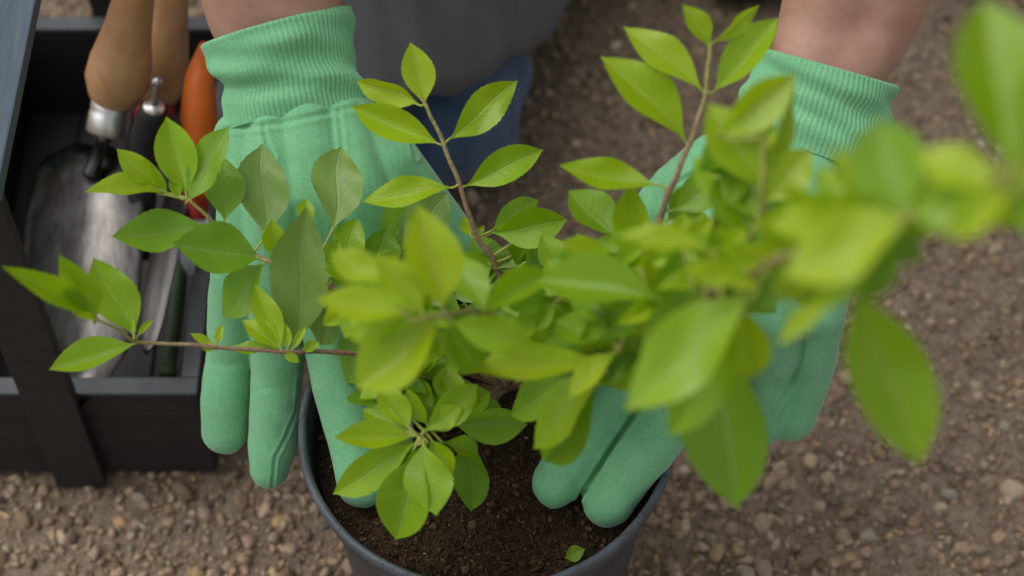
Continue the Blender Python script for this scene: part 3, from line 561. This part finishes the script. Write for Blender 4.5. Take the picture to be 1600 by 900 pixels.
def leaf(parent, p0, p1, wd, tone, var=None, roll=0.0, lean=None):
    """p0 base, p1 tip (points), wd width in metres"""
    p0, p1 = Vector(p0), Vector(p1); Y = (p1 - p0); L_ = Y.length; Y.normalize()
    face = Vector((0.12 * random.uniform(-1, 1), -0.34 + 0.15 * random.uniform(-1, 1), 0.9)) if lean is None else Vector(lean)
    Zv = face - Y * face.dot(Y); Zv.normalize(); Zv = Matrix.Rotation(roll, 3, Y) @ Zv; Xv = Y.cross(Zv)
    m = Matrix((Xv, Y, Zv)).transposed().to_4x4(); m = m @ Matrix.Diagonal((wd, L_, (wd + L_) / 2 * .8, 1)); m.translation = p0
    o = bpy.data.objects.new('leaf', LV[(8 + NLEAF[0] % 2 if tone == 'O' else NLEAF[0] * 5 % 8) if var is None else var]); NLEAF[0] += 1; COL.objects.link(o)
    o.parent = parent; m.translation = p0 - root_loc(parent); o.matrix_basis = m
    o.material_slots[0].link = 'OBJECT'; o.material_slots[0].material = LM[tone]
    return o
BAG = []
def branch(path, rad, leaves, m=None, joined=False):
    """path = [(px, py, distance)] root to tip; leaves = (bx, by, tx, ty, width_px, tone, tip distance change, roll)"""
    P3 = np.array([D(*p) for p in path]); P, R = smooth_path(P3, np.linspace(rad[0] * .72, rad[1] * .8, len(P3)), 10 * len(P3))
    Q = project(P); dep = (P - CAM) @ FWD
    # small crookedness so the stems are not ruler-straight
    off = np.array([[0.00028 * math.sin(i * .6 + path[1][0]), 0.00028 * math.cos(i * .47 + path[1][1]), 0] for i in range(len(P))]); off[0] = off[-1] = 0
    V, Fs = tube_geo(P + off, R, 8, None, True, 0.05); me = mesh_from('branch', V, Fs); tq = np.repeat(np.linspace(0, 1, len(P)), 8)
    if m is None: tq = np.clip((tq - .55) / .4, 0, 1)
    else: tq = np.clip((tq - .15) / .4, 0, 1)
    color_attr(me, (1 - tq)[:, None] * np.array([[.3, .19, .13]]) + tq[:, None] * np.array([[.38, .38, .1]])); br = link('branch', me, M_TWIG, plant)
    pv, pf = [], []
    for lf in leaves:
        bx, by, tx, ty, w, tone, dd, roll = (list(lf) + [0, 0])[:8]
        k = int(np.argmin((Q[:, 0] - bx) ** 2 + (Q[:, 1] - by) ** 2)); d0 = dep[k]; a = D(bx, by, d0 + 0.25 * dd * 0); b = D(tx, ty, d0 + dd)
        (BAG.append((a, b, w * .95 * (d0 + dd / 2) / F, tone, roll)) if joined else leaf(br, a, b, w * .95 * (d0 + dd / 2) / F, tone, None, roll))
        st = P[k] + off[k]; gap = np.linalg.norm(a - st)
        dirn = (b - a) / np.linalg.norm(b - a); v, f = tube_geo([st, (st + a) / 2 + dirn * .0 + np.array([0, 0, -.0005]), a, a + dirn * .004], [.0009, .0007, .0006, .0003], 6, 8); o = len(pv); pv += list(v); pf += [tuple(j + o for j in q) for q in f]
    if pv: obj('petiole', pv, pf, M_STEMG, br); br.children[-1]['kind'] = 'stuff' if len(leaves) > 1 else 'part'
    return br
ROOT = (795, 605, 0.995)
def shrub():
    tube('trunk', [PL + np.array([0, 0, -.02]), PL + np.array([.001, .002, .012]), D(795, 590, .985)], [.0062, .0052, .004], M_STEM, plant, 12, 14, 0.06)
    # A: slim shoot, top centre
    branch([ROOT, (790, 500, .965), (775, 415, .945), (745, 370, .935), (722, 300, .925), (695, 230, .92), (668, 170, .915), (655, 150, .913)], (.0028, .0009), [
        (664, 165, 641, 66, 56, 'Y', -.004, .2), (657, 165, 556, 126, 50, 'Y', .012, -.9), (688, 226, 549, 166, 56, 'Y', .01, -.3), (700, 219, 809, 126, 62, 'Y', .004, .35),
        (724, 292, 849, 234, 58, 'F', .006, .1), (708, 293, 566, 315, 52, 'Y', .004, .2), (768, 364, 887, 343, 66, 'F', .002, .4), (765, 362, 842, 312, 44, 'F', .02, 0),
        (850, 345, 797, 418, 62, 'F', .02, .3), (738, 372, 724, 338, 24, 'Y', 0, 0), (748, 368, 756, 352, 10, 'Y', 0, 0), (800, 400, 690, 455, 60, 'M', .02, 0)])
    # B: top right shoot
    branch([ROOT, (860, 540, .94), (950, 450, .89), (1020, 360, .86), (1050, 290, .845), (1075, 230, .84), (1100, 155, .835), (1108, 85, .832), (1111, 35, .83)], (.0032, .0008), [
        (1072, 222, 938, 88, 88, 'Y', -.004, .3), (1098, 143, 974, 42, 66, 'Y', .004, .2), (1108, 75, 1066, 7, 42, 'Y', -.004, .1), (1112, 68, 1187, 8, 34, 'Y', .01, .8), (1112, 146, 1217, 28, 64, 'F', .006, -.3),
        (1030, 290, 873, 258, 58, 'Y', .004, .3), (965, 372, 888, 298, 78, 'F', .01, .3), (1000, 440, 985, 284, 70, 'Y', -.02, -.4), (880, 442, 846, 366, 60, 'F', .0, .2), (915, 440, 903, 364, 62, 'Y', 0, .3), (948, 432, 962, 372, 26, 'Y', 0, 0),
        (1050, 330, 1152, 262, 66, 'M', -.01, 0), (1040, 345, 1100, 300, 60, 'F', 0, 0), (1000, 395, 1050, 430, 60, 'M', .02, 0)])
    # I: blurred upright shoot in front of the right cuff
    branch([ROOT, (930, 530, .87), (1060, 450, .78), (1150, 400, .735), (1185, 340, .72), (1192, 270, .71), (1194, 215, .705)], (.003, .001), [
        (1120, 215, 1243, 116, 74, 'Y', .0, .3), (1192, 322, 1242, 118, 34, 'Y', 0, .9), (1190, 300, 1106, 160, 92, 'Y', .0, -.2), (1192, 318, 1268, 234, 74, 'Y', 0, .2), (1188, 385, 1118, 278, 104, 'F', .01, .2), (1190, 350, 1085, 245, 70, 'F', .03, 0),
        (1165, 400, 1042, 400, 64, 'F', .02, 0), (1195, 400, 1320, 300, 62, 'F', 0, .2), (1160, 440, 1165, 352, 70, 'F', .02, 0), (1195, 395, 1290, 410, 72, 'F', 0, .3), (1194, 235, 1208, 190, 26, 'Y', 0, 0), (1100, 440, 1190, 470, 60, 'M', .03, 0)], M_STEMG)
    # C: long branch reaching toward the lens, right
    branch([ROOT, (960, 520, .83), (1120, 450, .69), (1230, 400, .61), (1340, 362, .56), (1430, 335, .53), (1520, 300, .51), (1585, 262, .5)], (.0036, .0013), [
        (1572, 272, 1538, -4, 168, 'F', .01, .05), (1600, 262, 1650, 90, 110, 'F', 0, .1), (1575, 290, 1640, 230, 70, 'Y', 0, 0), (1580, 300, 1640, 370, 70, 'F', 0, 0), (1412, 342, 1372, 186, 128, 'M', .015, -.35), (1425, 335, 1222, 432, 118, 'Y', .01, .1), (1345, 335, 1300, 228, 58, 'Y', 0, .2),
        (1560, 300, 1432, 238, 84, 'Y', .01, 0), (1590, 296, 1478, 372, 70, 'Y', .01, .2), (1555, 310, 1420, 330, 80, 'F', .01, 0), (1560, 300, 1680, 350, 100, 'F', 0, 0), (1340, 440, 1438, 728, 138, 'F', .02, .15), (1310, 462, 1216, 540, 46, 'Y', .005, .7),
        (1400, 350, 1345, 470, 74, 'M', .02, .2), (1390, 370, 1270, 478, 70, 'F', .02, 0), (1260, 395, 1220, 470, 60, 'F', .02, 0), (1350, 360, 1440, 410, 60, 'M', .01, 0)], M_STEMG)
    # H: low right cluster with the big hanging leaves
    branch([ROOT, (900, 550, .88), (1020, 500, .76), (1110, 475, .68), (1180, 462, .64)], (.003, .0012), [
        (1180, 455, 976, 642, 124, 'F', .01, .15), (1112, 500, 1150, 796, 142, 'M', .03, .2), (1160, 490, 1045, 682, 96, 'F', .03, .2), (1160, 475, 1172, 592, 78, 'Y', .02, .3), (1185, 438, 1056, 424, 50, 'Y', -.01, .2), (1065, 372, 1062, 486, 84, 'M', .03, 0),
        (1115, 395, 960, 368, 56, 'Y', .0, .3), (1035, 470, 836, 438, 92, 'F', .02, .1), (1000, 420, 905, 470, 60, 'F', .03, 0), (1050, 470, 950, 520, 66, 'M', .04, 0), (1100, 450, 1000, 560, 70, 'M', .05, 0)], M_STEMG)
    # J: centre cluster
    branch([ROOT, (830, 590, .93), (890, 575, .85), (940, 562, .79), (968, 542, .765), (975, 525, .76)], (.0024, .0012), [
        (852, 562, 806, 448, 72, 'Y', -.02, .3), (955, 566, 716, 574, 60, 'Y', -.01, .2), (965, 550, 888, 622, 46, 'Y', 0, .3), (948, 580, 834, 702, 84, 'F', .03, .2), (935, 600, 852, 722, 64, 'M', .05, -.3), (905, 578, 798, 650, 66, 'M', .04, .2),
        (965, 540, 868, 500, 64, 'F', .03, 0), (985, 505, 895, 458, 66, 'M', .04, 0), (960, 535, 1010, 470, 60, 'F', .02, 0), (970, 520, 940, 440, 56, 'F', .03, .3), (940, 560, 850, 530, 70, 'M', .05, 0), (975, 530, 880, 545, 50, 'M', .04, .5)], M_STEMG)
    # G: near pale cluster, left of centre
    branch([ROOT, (790, 560, .93), (785, 505, .82), (745, 488, .76), (690, 492, .73), (640, 500, .72)], (.0024, .001), [
        (692, 484, 652, 320, 96, 'Y', -.01, .15), (662, 496, 588, 394, 66, 'Y', -.01, .2), (640, 492, 494, 468, 66, 'Y', .0, .3), (605, 442, 518, 393, 58, 'Y', .01, .1), (688, 500, 556, 606, 116, 'Y', .01, .1), (758, 488, 706, 392, 66, 'F', .02, 0),
        (700, 500, 838, 545, 64, 'F', .01, .2), (785, 505, 694, 566, 66, 'M', .05, 0), (745, 492, 860, 430, 60, 'F', .03, 0), (690, 490, 620, 545, 60, 'F', .03, 0), (700, 505, 745, 580, 56, 'M', .05, .2), (650, 500, 540, 520, 60, 'F', .03, 0)])
    # F: lower front cluster
    branch([ROOT, (760, 625, .965), (715, 640, .925), (680, 660, .895), (655, 682, .88)], (.0024, .001), [
        (650, 681, 521, 684, 50, 'Y', -.004, .2), (642, 674, 592, 596, 46, 'Y', 0, .2), (660, 675, 746, 600, 56, 'F', .01, .3), (652, 690, 520, 772, 62, 'F', .02, -.2), (662, 700, 618, 844, 90, 'F', .015, .1), (662, 690, 682, 806, 84, 'F', -.005, .35), (672, 684, 706, 746, 44, 'Y', .0, .2),
        (735, 684, 736, 799, 62, 'M', .03, .1), (706, 662, 824, 664, 62, 'M', .02, .3), (648, 700, 590, 752, 56, 'M', .04, .2), (690, 655, 640, 585, 62, 'M', .03, .2), (700, 640, 700, 570, 54, 'Y', .005, .3), (640, 650, 560, 610, 66, 'M', .06, 0), (668, 672, 722, 634, 40, 'Y', -.004, .3), (640, 676, 566, 640, 44, 'F', .02, .2), (655, 695, 560, 720, 46, 'F', .03, .4), (700, 650, 766, 612, 46, 'F', .02, .2), (720, 640, 786, 640, 40, 'M', .03, 0), (668, 665, 636, 606, 34, 'Y', .0, -.4), (690, 690, 748, 712, 40, 'F', .04, .2), (610, 640, 588, 560, 50, 'F', .02, .2), (668, 690, 640, 760, 46, 'Y', .01, -.3)], M_STEMG)
    # E: big mature leaves, left
    branch([ROOT, (700, 545, .965), (600, 490, .945), (520, 450, .935), (460, 420, .925), (405, 402, .925), (352, 366, .925), (295, 310, .912)], (.003, .001), [
        (412, 404, 270, 380, 92, 'M', -.016, .1), (325, 352, 174, 370, 74, 'M', -.014, .1), (292, 308, 260, 182, 68, 'F', 0, .15), (290, 318, 359, 197, 66, 'M', 0, -.2), (258, 304, 132, 300, 50, 'Y', -.02, .3), (248, 296, 182, 232, 42, 'Y', -.01, .2), (262, 302, 232, 250, 16, 'Y', -.01, 0),
        (350, 348, 344, 240, 74, 'M', .01, .2), (412, 372, 410, 224, 88, 'O', .015, .1), (518, 362, 534, 228, 86, 'O', .02, .2), (458, 545, 479, 322, 98, 'O', -.035, .1), (414, 410, 348, 497, 70, 'M', .015, .1), (432, 402, 424, 342, 42, 'Y', -.01, .2), (476, 352, 480, 310, 30, 'Y', 0, 0), (282, 310, 268, 275, 20, 'F', 0, 0),
        (530, 420, 560, 340, 56, 'F', 0, .2), (500, 440, 530, 375, 50, 'F', 0, 0), (590, 430, 605, 355, 62, 'M', 0, .3), (620, 420, 700, 300, 84, 'O', .02, .1), (590, 400, 655, 312, 70, 'M', .02, .1), (560, 440, 515, 415, 46, 'F', 0, 0), (545, 470, 470, 455, 50, 'M', .01, 0), (560, 480, 620, 400, 60, 'F', -.01, 0),
        (600, 490, 540, 600, 80, 'M', .02, .2), (640, 510, 600, 590, 60, 'M', .03, 0), (520, 460, 500, 540, 56, 'O', .02, 0)])
    # D: long low side shoot, far left
    branch([ROOT, (700, 575, .975), (600, 556, .955), (505, 550, .93), (430, 549, .915), (340, 542, .905), (270, 537, .9), (214, 534, .895), (185, 515, .875), (150, 498, .86)], (.0022, .0008), [
        (214, 536, 76, 578, 58, 'F', 0, .2), (211, 528, 146, 402, 78, 'F', -.004, .1), (148, 505, 92, 397, 60, 'F', -.03, .1), (150, 490, 2, 416, 46, 'F', -.06, .1), (214, 526, 240, 499, 11, 'Y', 0, 0), (210, 525, 206, 498, 8, 'Y', 0, 0), (337, 541, 297, 521, 15, 'Y', 0, 0), (337, 540, 348, 506, 14, 'Y', 0, 0), (337, 545, 315, 545, 11, 'Y', 0, 0),
        (440, 547, 398, 443, 44, 'Y', 0, .1), (437, 549, 378, 500, 42, 'Y', 0, .3), (455, 548, 479, 508, 14, 'Y', 0, 0), (442, 552, 468, 566, 16, 'F', 0, 0), (442, 550, 350, 545, 26, 'F', .004, .4), (470, 548, 500, 535, 20, 'F', 0, 0), (450, 548, 440, 500, 22, 'Y', 0, .2)])
    # inner leaves on short twigs round the trunk, seen between the shoots
    rnd = random.Random(5)
    twigs = [((820, 500), (850, 470), .95), ((760, 520), (700, 440), .95), ((700, 540), (600, 520), .96), ((860, 520), (960, 490), .93), ((780, 450), (820, 410), .94), ((900, 480), (1010, 450), .9), ((720, 600), (640, 590), .95), ((850, 590), (900, 560), .92),
             ((960, 440), (1090, 380), .86), ((1080, 430), (1240, 400), .8), ((660, 520), (560, 460), .95), ((1180, 420), (1290, 350), .72), ((640, 470), (560, 400), .95)]
    for (a, b, d) in twigs:
        lv = []
        for k in range(8):
            t = 0.25 + 0.75 * k / 7; x = a[0] + (b[0] - a[0]) * t; y = a[1] + (b[1] - a[1]) * t; th = rnd.uniform(0, 6.283); L_ = rnd.uniform(70, 110) * .92 / d
            tx, ty = x + L_ * math.cos(th), y + L_ * math.sin(th) * .8
            if ty > 560 and tx > 720 and tx < 900: ty = 560 - rnd.uniform(0, 60)
            if ty < 365 and 735 < tx < 1000: ty = 400
            if ty < 370 and 600 < tx < 740: ty = 400
            if tx < 520: tx = 540
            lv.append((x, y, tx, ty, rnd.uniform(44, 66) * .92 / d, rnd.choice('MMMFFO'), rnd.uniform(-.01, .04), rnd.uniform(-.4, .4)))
        branch([ROOT, ((ROOT[0] + a[0]) / 2, (ROOT[1] + a[1]) / 2, (ROOT[2] + d) / 2 + .02), (a[0], a[1], d + .01), (b[0], b[1], d)], (.002, .0008), lv)
shrub()
def inside(x, y, poly):
    c = False
    for i in range(len(poly)):
        (x1, y1), (x2, y2) = poly[i], poly[i - 1]
        if (y1 > y) != (y2 > y) and x < (x2 - x1) * (y - y1) / (y2 - y1) + x1: c = not c
    return c
def fill():
    crown = [(500, 420), (560, 345), (640, 300), (700, 330), (735, 400), (800, 420), (870, 365), (960, 375), (1000, 300), (1060, 330), (1090, 250), (1110, 150), (1235, 130), (1260, 235), (1320, 245), (1400, 200), (1440, 240), (1560, 255), (1660, 240), (1660, 355), (1500, 385), (1400, 385), (1330, 465), (1200, 490), (1185, 590), (1050, 640), (970, 600), (900, 670), (840, 640), (800, 575), (765, 590), (755, 640), (690, 655), (550, 640), (500, 540)]
    rnd = random.Random(21)
    runs = [([(830, 560, .93), (960, 490, .8), (1110, 440, .72), (1250, 400, .66)], 54), ([(900, 540, .9), (1010, 470, .8), (1090, 380, .77), (1150, 290, .745), (1180, 200, .73)], 42), ([(1020, 500, .8), (1200, 420, .66), (1360, 350, .58), (1500, 310, .54), (1600, 285, .52)], 52),
            ([(760, 540, .93), (690, 500, .86), (610, 470, .84), (540, 440, .86)], 42), ([(800, 520, .9), (870, 470, .83), (930, 430, .82), (1000, 400, .8)], 36), ([(740, 580, .95), (680, 590, .92), (600, 580, .91)], 34), ([(850, 560, .9), (930, 560, .86), (1020, 560, .8), (1100, 560, .76)], 26)]
    for run, n in runs:
        lv = []; k = 0
        while len(lv) < n and k < n * 30:
            k += 1; u = rnd.uniform(.15, 1) * (len(run) - 1); i = min(int(u), len(run) - 2); f = u - i; x, y, d = [run[i][j] * (1 - f) + run[i + 1][j] * f for j in range(3)]
            th = rnd.uniform(0, 6.283); L_ = rnd.uniform(56, 92) * .9 / d; tx, ty = x + L_ * math.cos(th), y + L_ * .85 * math.sin(th)
            if not inside(tx, ty, crown): continue
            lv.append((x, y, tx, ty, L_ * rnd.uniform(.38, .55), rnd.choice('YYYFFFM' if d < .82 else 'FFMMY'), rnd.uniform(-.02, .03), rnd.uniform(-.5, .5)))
        branch([ROOT, ((ROOT[0] + run[0][0]) / 2, (ROOT[1] + run[0][1]) / 2, .97)] + run, (.0022, .0008), lv, M_STEMG, True)
    # past the limit of single leaves: these inner ones are one joined part
    tones = 'YFMO'; me = bpy.data.meshes.new('inner_foliage')
    for t in tones: me.materials.append(LM[t])
    V, Fs, UV, MI, LR = [], [], [], [], []; o = 0
    for n, (a, b, wd, tone, roll) in enumerate(BAG):
        src = LV[n * 5 % 8]; tmp = leaf(plant, a, b, wd, tone, n * 5 % 8, roll); mt = np.array(tmp.matrix_basis); bpy.data.objects.remove(tmp)
        v = get_v(src); V.append(v @ mt[:3, :3].T + mt[:3, 3]); Fs += [tuple(k + o for k in p.vertices) for p in src.polygons]; o += len(v)
        uv = np.empty(len(src.loops) * 2, np.float32); src.uv_layers[0].data.foreach_get('uv', uv); UV.append(uv); MI += [tones.index(tone)] * len(src.polygons); LR += [rnd.random()] * len(v)
    me.from_pydata([tuple(v) for v in np.vstack(V)], [], Fs); me.polygons.foreach_set('material_index', MI); me.polygons.foreach_set('use_smooth', [True] * len(Fs))
    ul = me.uv_layers.new(name='UVMap'); ul.data.foreach_set('uv', np.concatenate(UV)); at = me.attributes.new('leaf_random', 'FLOAT', 'POINT'); at.data.foreach_set('value', LR); me.update()
    ob = bpy.data.objects.new('inner_foliage', me); COL.objects.link(ob); ob.parent = plant; ob['kind'] = 'stuff'
fill()
# a fallen leaf on the soil by the front of the rim
fl = leaf(plant, Z(882, 872, .1705), Z(914, 858, .176), .0085, 'F', 3); fl.name = 'fallen_leaf'; mw = fl.matrix_basis.copy(); mw.translation = fl.location + Vector(PL); fl.parent = None; fl.matrix_basis = mw
tag(fl, 'small fallen green leaf lying on the soil near the front rim of the pot', 'leaf')
